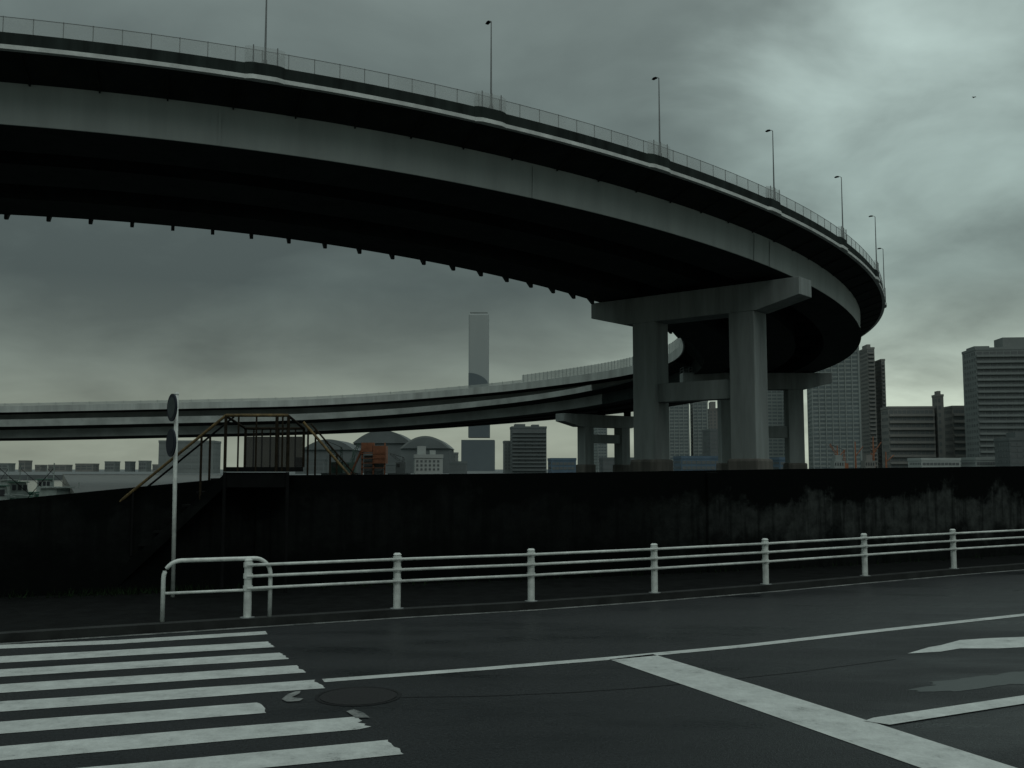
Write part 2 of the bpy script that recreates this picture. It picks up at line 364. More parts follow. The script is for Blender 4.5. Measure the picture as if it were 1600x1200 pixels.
def pier(ph,label,low_=False,drop=6.75,cw=3.1,st_off=11.2,t1=31,grp='concrete piers under the highway'):
    s=sph(ph); p,n,tg,_=frame(s)
    def q(t,z): v=p+n*t; return Vector((v.x,v.y,z))
    top=H+sm(ZK,ph)-(drop if not low_ else 6.2+sm(GK,ph))
    r=empty('bridge_pier',(q(15,0).x,q(15,0).y,-3),0,label,'pier',grp)
    mb=MB(); mb.prism([q(1.2,top),q(t1,top),q(t1,top-2.0),q(25,top-3.3),q(6.5,top-3.3),q(1.2,top-2.0)],tg,1.7)
    mb.build('crosshead',M['concrete'],r,bevel=0.06)
    for t in (8.5,22.0):
        c=q(t,0)
        MB().obox(c,n,cw,cw,1.0,top-3.25).build('column',M['concrete'],r,bevel=0.12)
        mb=MB(); mb.obox(c,n,cw+0.75,cw+0.75,-3,3.1); mb.build('pedestal',M['pedestal'],r,bevel=0.3)
    c=q(15.25,0); zs=top-st_off
    if zs>3: MB().obox(c,n,13.5-cw-0.02,2.0,zs-2.3,zs).build('strut',M['concrete'],r,bevel=0.05)
    for t in (6.4,16.2,26.2):
        zb=-5.5 if t<7 else -5.05
        MB().obox(q(t,0),n,1.6,1.2,top-0.02,H+sm(ZK,ph)+zb-sm(BK,ph)*t/WID-(0 if not low_ else sm(GK,ph)-0.7)).build('bearing',M['dark'],r)
    if not low_:
        mb=MB()
        for (a,b) in ((t1-1.8,-1.6),(t1-1.8,1.6),(t1-.1,-1.6),(t1-.1,1.6)):
            v=q(a,top)+tg*b; mb.tube([v,v+Vector((0,0,1.1))],0.05,5)
        for zz in (0.55,1.1):
            P=[q(t1-1.8,top+zz)-tg*1.6,q(t1-.1,top+zz)-tg*1.6,q(t1-.1,top+zz)+tg*1.6,q(t1-1.8,top+zz)+tg*1.6]
            for i in range(4): mb.tube([P[i],P[(i+1)%4]],0.04,5)
        mb.build('inspection_railing',M['steel'],r)
pier(-40.0,'nearest massive concrete pier with two columns joined by a cross strut',drop=6.45,st_off=11.1,t1=30.0,cw=3.3)
pier(1.5,'second concrete pier, standing behind and right of the nearest pier',drop=6.1,st_off=10.6)
pier(38.5,'distant two-column pier left of the nearest pier',True,st_off=5.2)

# ---------------------------------------------------------------- setting
mb=MB(); mb.poly([(-6000,-300,-2.6),(6000,-300,-2.6),(6000,9000,-2.6),(-6000,9000,-2.6)]); tag(mb.build('water',M['water']),kind='structure')
mb=MB(); mb.box(-3500,3500,430,6000,-6,-0.6); tag(mb.build('far_shore',M['b_dark']),kind='structure')
WL=[(-34,6.5,0.85),(-16,11.3,1.12),(-8.2,14.0,1.36),(-4.9,15.0,1.70),(-3.85,15.25,1.80),(0.3,16.5,1.83),(5.2,18.4,1.90),(11.3,21.5,1.965),(20,26.6,2.05),(46,43,2.1)]
top=[(x,y+0.3) for x,y,_ in WL]
pts=[(-34,-25),(46,-25)]+[(x,y) for x,y in reversed(top)]
mb=MB(); n=len(pts)
mb.poly([(x,y,0) for x,y in pts])
for i in range(n):
    a=pts[i]; b=pts[(i+1)%n]; mb.poly([(a[0],a[1],0),(b[0],b[1],0),(b[0],b[1],-4),(a[0],a[1],-4)])
tag(mb.build('road',M['road']),kind='structure')
RB=[(386,978),(620,963),(830,951),(1023,937),(1197,923),(1352,909),(1491,897),(1618,887),(1735,878)]
RP=[G(x,y,0) for x,y in RB]
d0=(RP[1]-RP[0]).normalized(); d1=(RP[-1]-RP[-2]).normalized()
KL=[Vector((-34,2.2,0)),Vector((-16,7.6,0)),RP[0]-d0*4.2]+RP+[RP[-1]+d1*6,RP[-1]+d1*30]
def offs(P,d):
    out=[]
    for i,p in enumerate(P):
        t=(P[min(i+1,len(P)-1)]-P[max(i-1,0)]).normalized(); out.append(p+Vector((t.y,-t.x,0))*d)
    return out
def strip(P,a,b,z,mb=None):
    mb=mb or MB(); A=offs(P,a); B=offs(P,b)
    for i in range(len(P)-1): mb.poly([(A[i].x,A[i].y,z),(A[i+1].x,A[i+1].y,z),(B[i+1].x,B[i+1].y,z),(B[i].x,B[i].y,z)])
    return mb
def bar(P,a,b,z0,z1):
    mb=MB(); A=offs(P,a); B=offs(P,b)
    for i in range(len(P)-1):
        mb.hexa([(A[i].x,A[i].y,z0),(A[i+1].x,A[i+1].y,z0),(B[i+1].x,B[i+1].y,z0),(B[i].x,B[i].y,z0),(A[i].x,A[i].y,z1),(A[i+1].x,A[i+1].y,z1),(B[i+1].x,B[i+1].y,z1),(B[i].x,B[i].y,z1)])
    return mb
tag(bar(KL,0.10,-0.06,-0.1,0.10).build('kerb',M['kerb']),kind='structure')
mb=MB(); A=offs(KL,-0.065)
W2=[Vector((x,y-0.003,0)) for x,y,_ in WL]
poly=[(p.x,p.y,0.09) for p in A]+[(p.x,p.y,0.09) for p in reversed(W2)]
mb.poly(poly); tag(mb.build('footpath',M['path']),kind='structure')
def mark(name,mbx,m='paint'): return tag(mbx.build(name,M[m]),kind='structure')
mark('kerb_line',strip(KL[2:],0.21,0.115,0.004),'paint_old')
EL=[G(505,1064,0),G(760,1045,0),G(955,1029,0),G(1160,1010,0),G(1380,985,0),G(1600,961,0),G(1800,940,0),G(2100,912,0)]
mark('edge_line',strip(EL,0.07,-0.07,0.004))
def gp(L,z=0.004): return [G(x,y,z) for x,y in L]
mb=MB()
dv=Vector((-1,-0.352,0)).normalized(); st=Vector((0.305,-0.665,0)); p0=Vector((-2.62,10.98,0.004))
for k in range(0,10):
    e=p0+st*(k)
    if k==4: e=e+dv*0.62
    h=st*0.26
    E=[]
    for i in range(9):
        E.append(e-h+h*2*i/8+dv*random.uniform(-.012,.02 if k!=5 else .12))
    T=[]; Bt=[]
    for i in range(1,20):
        T.append(e+h+dv*0.5*i+Vector((0,random.uniform(-.01,.01),0))); Bt.append(e-h+dv*0.5*i+Vector((0,random.uniform(-.01,.01),0)))
    mb.poly([(p.x,p.y,0.004) for p in E+T+Bt[::-1]])
mb.poly(gp([(-300,1026),(-300,1020),(180,1000),(415,986),(418,991),(180,1006)]))
mark('zebra_crossing',mb)
mb=MB()
for P in ([(440,1093),(450,1085),(462,1081),(470,1080),(468,1084),(456,1090),(474,1092),(468,1096),(448,1097)],[(541,1112),(553,1109),(568,1114),(578,1122),(556,1122)]):
    mb.poly([tuple(Vector(q)+Vector((0,0,0.004))) for q in gp(P)])
mark('paint_fragment',mb,'paint_old')
mb=MB(); mb.poly(gp([(952,1030),(1020,1022),(1180,1070),(1360,1127),(1590,1200),(1760,1254),(1600,1258),(1440,1200),(1190,1112)])); mark('stop_line',mb)
mb=MB(); mb.poly([tuple(Vector(q)+Vector((0,0,0.004))) for q in gp([(1350,1127),(1365,1122),(1600,1087),(1900,1042),(1900,1052),(1600,1100),(1390,1133)])]); mark('centre_line',mb)
mb=MB(); mb.poly(gp([(1418,1021),(1452,1011),(1470,1008),(1500,1000),(1545,997),(1600,995),(1700,986),(1700,1003),(1600,1011),(1560,1013),(1500,1013),(1470,1018)])); mark('lane_arrow',mb)
M['seam']=mat('asphalt seam',(0.004,0.005,0.0055),0.5,0.3,20,spec=0.2)
mb=MB(); ES=[G(620,1090,0),G(760,1088,0),G(900,1082,0),G(1000,1075,0),G(1100,1066,0),G(1250,1050,0),G(1400,1030,0)]; strip(ES,0.008,-0.008,0.003,mb)
tag(mb.build('road_seam',M['seam']),kind='structure')
def blob(px,py,ax,ay,z,name,m,seed):
    random.seed(seed); c=G(px,py,0); P=[]
    ph=[random.uniform(0,6) for _ in range(6)]
    for i in range(96):
        t=2*PI*i/96; r=1+0.2*sin(2*t+ph[0])+0.14*sin(3*t+ph[1])+0.1*sin(5*t+ph[2])+0.07*sin(9*t+ph[3])+0.05*sin(17*t+ph[4])+0.03*sin(31*t+ph[5])
        u=ax*r*cos(t); v=ay*r*sin(t); P.append((c.x+u*0.94-v*0.33,c.y+u*0.33+v*0.94,z))
    mb=MB(); mb.poly(P); tag(mb.build(name,m),kind='structure')
blob(1580,1062,0.9,0.25,0.0025,'puddle',M['puddle'],3)
random.seed(11)
c=G(560,1088,0); mh=empty('manhole_cover',(c.x,c.y,0.002),0,'round dark iron manhole cover beside the broken end of the zebra stripes','manhole cover')
MB().tube([(0,0,0),(0,0,0.003)],0.32,32).build('lid',M['iron'],mh,local=True)
mb=MB()
for i in range(32):
    a=2*PI*i/32; b=2*PI*(i+1)/32
    P=[(0.33*cos(a),0.33*sin(a)),(0.36*cos(a),0.36*sin(a)),(0.36*cos(b),0.36*sin(b)),(0.33*cos(b),0.33*sin(b))]
    mb.hexa([(x,y,0) for x,y in P]+[(x,y,0.002) for x,y in P])
mb.build('rim',M['seam'],mh,local=True)

sw=empty('sea_wall',(0,16.5,0),0,'long black stained concrete sea wall running across behind the white rail','wall')
mb=MB(); WP=[Vector((x,y,0)) for x,y,_ in WL]; B=offs(WP,-0.35)
for i in range(len(WL)-1):
    z0=-4; a=WL[i]; b=WL[i+1]; ax=(B[i].x,B[i].y); bx=(B[i+1].x,B[i+1].y)
    mb.poly([(a[0],a[1],z0),(b[0],b[1],z0),(b[0],b[1],b[2]),(a[0],a[1],a[2])])
    mb.poly([(a[0],a[1],a[2]),(b[0],b[1],b[2]),(bx[0],bx[1],b[2]),(ax[0],ax[1],a[2])])
    mb.poly([(ax[0],ax[1],a[2]),(bx[0],bx[1],b[2]),(bx[0],bx[1],z0),(ax[0],ax[1],z0)])
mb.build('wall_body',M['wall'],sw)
def wl(x):
    for a,b in zip(WL,WL[1:]):
        if x<=b[0]:
            t=(x-a[0])/(b[0]-a[0]); return (a[1]+(b[1]-a[1])*t, a[2]+(b[2]-a[2])*t, Vector((b[0]-a[0],b[1]-a[1],0)).normalized())
for x in (-3.8,3.55,15.5):
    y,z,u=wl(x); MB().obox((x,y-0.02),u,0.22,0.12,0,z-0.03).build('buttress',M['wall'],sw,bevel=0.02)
mb=MB(); P=[G(px,py,0.3) for px,py in ((98,740.5),(345,741.5),(352,751),(250,760),(118,773))]
mb.poly(P)
for i in range(5):
    a=P[i]; b=P[(i+1)%5]; mb.poly([a,b,(b.x,b.y,-4),(a.x,a.y,-4)])
tag(mb.build('jetty',M['quay']),kind='structure')

# ---------------------------------------------------------------- guard rail
gr=empty('guard_rail',(RP[0].x,RP[0].y,0.1),0,'long white three-bar pedestrian guard rail along the kerb','guard rail')
posts=RP+[RP[-1]+d1*2.6,RP[-1]+d1*5.2]
RZ=(0.735,0.60,0.455)
for p in posts:
    MB().tube([(p.x,p.y,0.0),(p.x,p.y,0.79)],0.048,12).build('post',M['white'],gr)
    mb=MB(); mb.tube([(p.x,p.y,0.79),(p.x,p.y,0.803),(p.x,p.y,0.812)],0.055,12,0.035); mb.build('post_cap',M['white'],gr)
    for z in RZ: MB().tube([(p.x,p.y,z-0.028),(p.x,p.y,z+0.028)],0.059,12).build('clamp',M['white'],gr)
    MB().tube([(p.x,p.y,0.1),(p.x,p.y,0.106)],0.09,12).build('base_plate',M['steel'],gr)
for z in RZ:
    for a,b in zip(posts,posts[1:]):
        MB().tube([(a.x,a.y-0.055,z),(b.x,b.y-0.055,z)],0.0185,8).build('rail',M['white'],gr,smooth=True)
A0=G(253,985,0.0); A1=G(421,976,0.0); u=(A1-A0).normalized(); w=(A1-A0).length
hb=empty('hoop_barrier',(A0.x,A0.y,0.0),0,'white inverted U tube barrier with one crossbar beside the crossing','barrier')
pts=[A0+Vector((0,0,0))]
rr=0.2; top=0.81
for i in range(9):
    t=PI/2*i/8; pts.append(A0+u*(rr-rr*cos(t))+Vector((0,0,top-rr+rr*sin(t))))
for i in range(9):
    t=PI/2*i/8; pts.append(A1-u*(rr-rr*sin(t))+Vector((0,0,top-rr+rr*cos(t))))
pts.append(A1)
MB().tube(pts,0.026,10).build('hoop',M['white'],hb,smooth=True)
MB().tube([A0+u*0.02+Vector((0,0,0.43)),A1-u*0.02+Vector((0,0,0.43))],0.017,8).build('crossbar',M['white'],hb,smooth=True)

sp=at(270,935,14.3); sx,sy=sp.x,14.3
ztop=at(275,618,14.3).z
sg=empty('road_sign',(sx,sy,0.09),0,'thin white pole carrying two dark round signs seen at a steep angle','road sign')
MB().tube([(sx,sy,0.05),(sx-0.03,sy,ztop+0.02)],0.029,10).build('pole',M['white'],sg,smooth=True)
MB().tube([(sx-0.03,sy,ztop+0.02),(sx-0.03,sy,ztop+0.05)],0.036,10,0.015).build('pole_cap',M['white'],sg)
an=rad(-53); nn=Vector((sin(an),-cos(an),0))
for zc_py,mface,lb in ((637,M['sign_grey'],'upper sign with greyish face and dark rim'),(692,M['sign_blue'],'lower sign, dark navy')):
    c=at(267,zc_py,14.3); cc=Vector((sx-0.02,sy,c.z))+nn*0.07
    rim=MB(); rim.tube([cc-nn*0.012,cc+nn*0.008],0.20,32); ro=rim.build('sign_disc',M['sign_blue'],sg); ro['label']=lb
    MB().tube([cc+nn*0.009,cc+nn*0.013],0.15,32).build('sign_face',mface,ro)
    MB().tube([cc-nn*0.012,Vector((sx-0.02,sy,c.z))],0.03,6).build('bracket',M['steel'],ro)

# ---------------------------------------------------------------- steel stair over the wall
stair=empty('steel_stair',(-4.4,14.9,0.09),0,'rusty dark steel steps with handrails climbing over the sea wall','stair')
Yn=14.75; Yf=15.85
def X(px,Y): return at(px,700,Y).x
xl,xr=X(352,Yn),X(450,Yn); zp=1.93; zh=at(400,649,Yn).z
MB().box(xl,xr,Yn,Yf,zp-0.07,zp).build('platform',M['dark'],stair)
for px in (352,372,400,432,441,450):
    x=X(px,Yn)
    MB().tube([(x,Yn,zp-0.07),(x,Yn,zh)],0.024 if px in (352,432,450) else 0.014,8).build('upright',M['rust_dark'],stair)
    if px in (352,450): MB().tube([(x,Yn,0.09),(x,Yn,zp-0.075)],0.026,8).build('leg',M['dark'],stair)
for i in range(8):
    x=xl+(xr-xl)*i/7; MB().tube([(x,Yf,zp),(x,Yf,zh-0.15)],0.022 if i in (0,7) else 0.013,8).build('upright',M['rust_dark'],stair)
MB().box(xl+0.02,xr-0.02,Yf-0.02,Yf-0.012,zp,zh-0.28).build('cage_panel',M['cage'],stair)
MB().box(xl+0.02,xr-0.02,Yn+0.02,Yn+0.028,zp-0.3,zp-0.08).build('toe_board',M['dark'],stair)
MB().tube([(xl,Yn,zh),(xr,Yn,zh)],0.024,8).build('handrail',M['rust'],stair,smooth=True)
MB().tube([(xl,Yf,zh-0.15),(xr,Yf,zh-0.15)],0.022,8).build('handrail',M['rust_dark'],stair,smooth=True)
for x in (xl,xr): MB().tube([(x,Yn,zh-0.01),(x,Yf,zh-0.15)],0.02,8).build('end_rail',M['rust_dark'],stair)
for j,y in enumerate((Yn,Yn+0.42)):
    a=Vector((xl,y,zh)); b=Vector((X(155,Yn),y,at(155,813,Yn).z))
    MB().tube([a,b,b+Vector((0,0,-0.28))],0.022 if j==0 else 0.016,8).build('handrail',M['rust'] if j==0 else M['dark'],stair)
    for t in (0.19,0.72,1.0):
        p=a+(b-a)*t; zb=max(0.09,p.z-0.95)
        MB().tube([p+Vector((0,0,-0.29 if t==1 else 0)),(p.x,y,zb)],0.018,8).build('baluster',M['dark'] if t>0.5 else M['rust_dark'],stair)
    e=Vector((b.x,y,0.09)); f=Vector((xl,y,zp-0.1))
    mb=MB(); mb.prism([e,f,f+Vector((0,0,-0.2)),e+Vector((0.25,0,0))],(0,1,0),0.015); mb.build('stringer',M['wall'],stair)
xb=X(155,Yn)
for i in range(9):
    t=(i+0.5)/9; x=xb+(xl-xb)*t; z=0.09+(zp-0.1-0.09)*t
    MB().box(x-0.11,x+0.13,Yn+0.02,Yn+0.4,z,z+0.03).build('tread',M['dark'],stair)
for j,y in enumerate((Yf-0.05,Yf+0.55)):
    a=Vector((xr,y,zh-0.05)); b=Vector((X(552,Yf),y,at(552,748,Yf).z))
    MB().tube([a,b,b+Vector((0,0,-0.5))],0.021 if j==0 else 0.015,8).build('handrail',M['rust'] if j==0 else M['rust_dark'],stair)
    for t in (0.1,0.55): 
        p=a+(b-a)*t; MB().tube([p,p+Vector((0,0,-0.95))],0.016,8).build('baluster',M['rust_dark'],stair)
for i in range(5):
    x=xr+0.1+i*0.22; z=zp-0.2-i*0.2; MB().box(x,x+0.24,Yf,Yf+0.5,z,z+0.03).build('tread',M['dark'],stair)

mb=MB()
for i in range(900):
    x=random.gauss(-5.4,0.9) if i<500 else random.uniform(-9,12)
    y,z,u=wl(x); yy=y-abs(random.gauss(0,0.15))-0.03; h=random.uniform(0.03,0.14); a=random.uniform(0,PI)
    dx,dy=0.008*cos(a),0.008*sin(a); lx,ly=random.uniform(-.06,.06),random.uniform(-.06,.06)
    mb.poly([(x-dx,yy-dy,0.09),(x+dx,yy+dy,0.09),(x+lx,yy+ly,0.09+h)])
tag(mb.build('weeds',M['grass']),'sparse dark green weeds along the foot of the sea wall','weeds',kind='stuff')

# ---------------------------------------------------------------- far city
def building(px0,px1,py,Y,name,label,wallm,floors,bays,yaw=12,depth=18,style='grid',glass='glass',group=None,roof=()):
    xa=at(px0,700,Y).x; xb=at(px1,700,Y).x; zt=at((px0+px1)/2,py,Y).z
    ya=rad(yaw); app=xb-xa; depth=min(depth,app*0.55/max(0.12,abs(sin(ya))))
    w=app*0.8; cx=(xa+xb)/2
    for _ in range(40):
        rr=[]
        for sx_ in (-1,1):
            for sy_ in (-1,1):
                lx=sx_*w/2; ly=sy_*depth/2
                rr.append((cx+lx*cos(ya)-ly*sin(ya))/(Y+lx*sin(ya)+ly*cos(ya)))
        e0=xa/Y-min(rr); e1=xb/Y-max(rr)
        cx+=(e0+e1)/2*Y; w=max(app*0.25,w+(e1-e0)*Y*0.7)
    r=empty(name,(cx,Y,-0.6),ya,label,'building',group)
    h=zt+0.6
    MB().box(-w/2,w/2,-depth/2,depth/2,0,h).build('wall',wallm,r,local=True)
    MB().box(-w/2-0.2,w/2+0.2,-depth/2-0.2,depth/2+0.2,h-0.9,h+0.4).build('parapet',wallm,r,local=True)
    for (fx,fw,fh) in roof:
        MB().box(-w/2+fx*w,-w/2+(fx+fw)*w,-depth*0.3,depth*0.3,h+0.4,h+0.4+fh).build('roof_box',wallm,r,local=True)
    fl=(h-3)/floors; bw=(w-1)/bays
    cnt=0; rest=MB(); proto=None
    for f in range(floors):
        z=1.5+f*fl
        if style=='balcony':
            MB().box(-w/2+0.3,w/2-0.3,-depth/2-1.1,-depth/2+0.01,z,z+fl*0.36).build('balcony',wallm,r,local=True)
    sb=max(1,int(depth/(bw*1.1)))
    fx=w/2 if cx<0 else -w/2
    for f in reversed(range(floors)):
        z=1.5+f*fl
        for b in range(bays):
            x=-w/2+0.5+b*bw; wd=bw*(0.84 if style!='punched' else 0.5)
            z0=z+fl*0.38; z1=z+fl*0.9
            if style=='strip': z0=z+fl*0.3; z1=z+fl*0.85
            if cnt<100:
                if proto is None:
                    proto=MB().box(0,wd,-0.12,0.0,0,z1-z0).build('window',M[glass],r,local=True); proto.location=(x,-depth/2,z0)
                else: cpy(proto,r,(x,-depth/2,z0))
            else: rest.box(x,x+wd,-depth/2-0.12,-depth/2,z0,z1)
            cnt+=1
        for b in range(sb):
            y=-depth/2+1+b*(depth-2)/sb; e=0.12 if fx>0 else -0.12
            rest.box(min(fx,fx+e),max(fx,fx+e),y,y+(depth-2)/sb*0.45,z+fl*0.4,z+fl*0.85)
    if rest.v: tag(rest.build('window',M[glass],r,local=True),kind='stuff')
    if style=='grid':
        for b in range(bays+1):
            x=-w/2+0.5+b*bw-bw*0.08; MB().box(x-bw*0.07,x+bw*0.07,-depth/2-0.5,-depth/2,0.2,h-0.95).build('pilaster',wallm,r,local=True)
    return r
G_='apartment and office towers across the water'
LW='low buildings along the far shore'
building(1509,1665,547,520,'apartment_tower','tallest dark grey apartment tower at the right picture edge with a stepped roof',M['b_mid'],20,12,-6,20,'balcony',roof=((0.02,0.18,1.2),(0.36,0.64,5.6)),group=G_)
building(1378,1462,637,560,'apartment_block','wide low apartment block left of the small roof tower, right background',M['b_brown'],9,10,-4,14,'balcony',group=G_)
building(1459,1477,618,555,'stair_tower','slim peaked stair tower rising between two low apartment blocks',M['b_brown'],10,1,-6,9,'punched',roof=((0.25,0.5,2.0),))
building(1476,1513,636,562,'apartment_block','short apartment block right of the small peaked stair tower',M['b_brown'],9,5,-4,14,'balcony',group=G_)
building(1263,1347,524,640,'glass_tower','tall pale gridded tower partly behind the highway bend',M['b_grey'],32,7,-10,26,'grid','glass2',group=G_)
building(1347,1371,546,700,'apartment_tower','tall brown-grey tower just right of the gridded tower',M['b_brown'],30,3,-4,20,'balcony',group=G_,roof=((0.2,0.5,2.5),))
building(1368,1387,564,702,'apartment_tower','stepped lower shoulder of the brown-grey tower',M['b_brown'],28,2,-4,20,'balcony',group=G_)
building(1192,1234,604,690,'glass_tower','gridded pale tower seen between the two pier columns at right',M['b_grey'],24,4,-8,26,'grid','glass2',group=G_)
building(1043,1078,628,660,'glass_tower','left one of twin gridded towers seen inside the nearest pier',M['b_grey'],20,4,-6,24,'grid','glass2',group=G_)
building(1079,1107,628,668,'glass_tower','right one of twin gridded towers seen inside the nearest pier',M['b_grey'],20,3,-6,24,'grid','glass2',group=G_)
building(1105,1123,640,720,'office_tower','narrow brown tower behind the pier, right of the twin towers',M['b_brown'],18,2,-6,24,'punched',group=G_,roof=((0.2,0.6,5),))
building(1098,1140,672,600,'office_block','mid-height dark block in front of the narrow brown tower',M['b_dark'],9,5,5,16,'strip',group=G_)
building(925,949,658,800,'office_tower','small pale tower seen through the distant two-column pier',M['b_grey'],16,3,6,24,'grid','glass2',group=G_)
building(797,854,668,600,'apartment_block','dark square apartment block standing right of the tall chimney',M['b_dark'],11,5,4,16,'balcony',group=G_,roof=((0.1,0.3,1.5),(0.6,0.2,1.2)))
building(786,800,690,620,'office_block','narrow grey block touching the left side of the dark apartment block',M['b_mid'],8,2,4,14,'punched',group=G_)
building(248,345,690,560,'warehouse','plain hazy grey block behind the sign pole',M['b_mid'],4,8,5,20,'strip','b_mid',group=LW)
building(647,692,712,360,'harbour_office','small pale harbour office with boxy roof in front of the arched halls',M['b_pale'],3,6,8,8,'punched',roof=((0.1,0.3,3),(0.55,0.2,1.5)))
building(856,900,717,520,'warehouse','low blue warehouse beside the dark apartment block',M['b_blue'],2,6,4,16,'strip',group=LW)
building(1052,1135,714,480,'warehouse','long low blue shed seen under the pier strut',M['b_blue'],2,9,4,16,'strip',group=LW)
building(1200,1232,716,470,'warehouse','low blue shed between the pier columns at right',M['b_blue'],2,4,4,16,'strip',group=LW)
building(1418,1500,717,470,'warehouse','long pale shed below the low apartment blocks',M['b_pale'],2,10,3,14,'strip',group=LW)
building(1500,1556,716,465,'warehouse','short pale shed at right, left of the dark corner building',M['b_grey'],2,7,3,14,'strip',group=LW)
building(1554,1650,686,440,'office_block','dark low building in the lower right corner of the skyline',M['b_dark'],5,7,-4,16,'strip',group=LW,roof=((0.2,0.4,2.5),))
building(702,730,722,520,'warehouse','low dark shed left of the chimney base',M['b_dark'],2,4,4,14,'strip',group=LW)
building(604,632,724,500,'warehouse','tiny dark shed just right of the orange loading plant',M['b_dark'],2,4,4,14,'strip',group=LW)
building(462,512,716,520,'warehouse','low grey shed right behind the steel stair handrail',M['b_dark'],2,6,4,14,'strip',group=LW)
building(936,990,716,540,'warehouse','low dark shed behind the distant two-column pier',M['b_dark'],2,6,4,14,'strip',group=LW)
building(690,716,708,640,'office_block','small grey block between the right arched hall and the chimney',M['b_mid'],4,3,4,12,'punched',group=LW)
random.seed(21)
x=-40; i=0
words=['first','second','third','fourth','fifth','sixth','seventh','eighth','ninth','tenth','eleventh']
while x<240 and i<11:
    wpx=random.uniform(16,38); yy=random.uniform(720,729)
    building(x,x+wpx,yy,random.uniform(900,1000),'warehouse','%s tiny low building from the left on the hazy far shore'%words[i],random.choice([M['b_mid'],M['b_dark'],M['b_brown']]),2,3,3,16,'strip',group='tiny buildings on the far left shore')
    x+=wpx+random.uniform(1,9); i+=1
Yc=900
def bxp(p0,p1,y0,y1,d,name,m,par,Y=Yc,bev=0):
    a=at(p0,y0,Y); b=at(p1,y0,Y); zt=at((p0+p1)/2,y0,Y).z; zb=max(-0.6,at((p0+p1)/2,y1,Y).z)
    return MB().box(a.x,b.x,Y-d/2,Y+d/2,zb,zt).build(name,m,par,bevel=bev)
ch=empty('chimney_tower',(at(749,700,Yc).x,Yc,-0.6),0,'tall solitary grey incinerator chimney rising beyond the distant road','chimney')
M['chim']=mat('chimney concrete',(0.29,0.33,0.325),0.9,0.08,0.03,streak=True)
M['chim_dark']=mat('chimney lower cladding',(0.10,0.128,0.138),0.9,0.08,0.03)
bxp(733,764,492,684,16,'shaft',M['chim'],ch,bev=1.2); bxp(735,762,489.5,492,12,'cap',M['b_mid'],ch)
a=at(732.6,589,Yc); b=at(765.5,589,Yc); zl=at(733,684,Yc).z
P=[(b.x,Yc,zl),(a.x,Yc,zl),(a.x,Yc,at(733,584,Yc).z)]
for i in range(1,9):
    t=i/8; P.append((a.x+(b.x-a.x)*t,Yc,at(733,584+24*(1-math.sqrt(1-t*t)),Yc).z))
mb=MB(); mb.prism(P,(0,1,0),8.8); mb.build('cladding_panel',M['chim_dark'],ch)
bxp(722,773,688,736,30,'base_block',M['chim_dark'],ch)
def hall(p0,p1,ytop,yspring,Y,label):
    a=at(p0,yspring,Y); b=at(p1,yspring,Y); zt=at((p0+p1)/2,ytop,Y).z; zs=a.z
    r=empty('arched_hall',((a.x+b.x)/2,Y,-0.6),0,label,'building','arched halls on the far shore')
    P=[(a.x,Y,-0.6),(b.x,Y,-0.6),(b.x,Y,zs),(a.x,Y,zs)]
    MB().prism(P,(0,1,0),20).build('wall',M['b_dark'],r)
    Q=[]
    for i in range(21):
        t=-1+2*i/20; Q.append(((a.x+b.x)/2+(b.x-a.x)*0.52*t,Y,zs+0.05+(zt-zs)*(1-t*t)))
    MB().prism(Q,(0,1,0),21).build('roof',M['b_dark'] if ytop!=683 else M['b_mid'],r)
    Q2=[((q[0]-(a.x+b.x)/2)*0.9+(a.x+b.x)/2,Y-21.05,(q[2]-zs)*0.84+zs+0.1) for q in Q]
    MB().prism(Q2,(0,1,0),0.1).build('gable_panel',M['b_dark'],r)
hall(484,560,688,704,620,'leftmost grey arched hall roof, behind the harbour cranes')
hall(560,646,674,694,660,'middle arched hall, higher and partly behind the others')
hall(632,706,683,702,600,'right grey arched hall behind the small pale harbour office')
def lattice(mb,a,b,w,n,r=0.12):
    a=Vector(a); b=Vector(b); d=(b-a); u=d.normalized(); s=u.cross(Vector((0,1,0))).normalized()*w
    P=[a+d*i/n+s*(1 if i%2 else -1) for i in range(n+1)]
    mb.tube([a+s,b+s*0.4],r,5); mb.tube([a-s,b-s*0.4],r,5)
    for p,q in zip(P,P[1:]): mb.tube([p,q],r*0.7,4)
def crane(px0,px1,py,Y,label,m,flip=1):
    a=at((px0+px1)/2,735,Y); w=at(px1,700,Y).x-at(px0,700,Y).x; zt=at(px0,py,Y).z
    r=empty('crane_barge',(a.x,Y,-2.6),0,label,'crane barge','crane barges moored along the far quay')
    mb=MB(); mb.prism([(a.x-w*0.5,Y,0.6),(a.x-w*0.42,Y,-2.6),(a.x+w*0.42,Y,-2.6),(a.x+w*0.5,Y,0.6)],(0,1,0),4); mb.build('hull',M['b_dark'],r)
    MB().box(a.x-w*0.15,a.x+w*0.3,Y-2,Y+2,0.62,4.2).build('cab',m,r)
    MB().box(a.x-w*0.1,a.x+w*0.05,Y-2.06,Y-2,2.6,3.7).build('window',M['cabin_glass'],r)
    mb=MB(); lattice(mb,(a.x+w*0.1,Y,4.2),(a.x-flip*w*0.45,Y,zt),0.5,10); mb.build('boom',m,r)
    mb=MB(); lattice(mb,(a.x+w*0.2,Y,4.2),(a.x+w*0.2,Y,zt*0.8),0.4,7); mb.build('mast',m,r)
    MB().tube([(a.x+w*0.2,Y,zt*0.8),(a.x-flip*w*0.45,Y,zt)],0.07,4).build('stay_cable',M['dark'],r)
crane(505,545,688,330,'green-grey crane barge moored left of the orange plant',M['green'])
crane(528,562,693,345,'second green-grey crane barge, its boom crossing the orange plant',M['green'],-1)
crane(608,640,708,340,'small dark crane barge left of the pale harbour office',M['b_dark'])
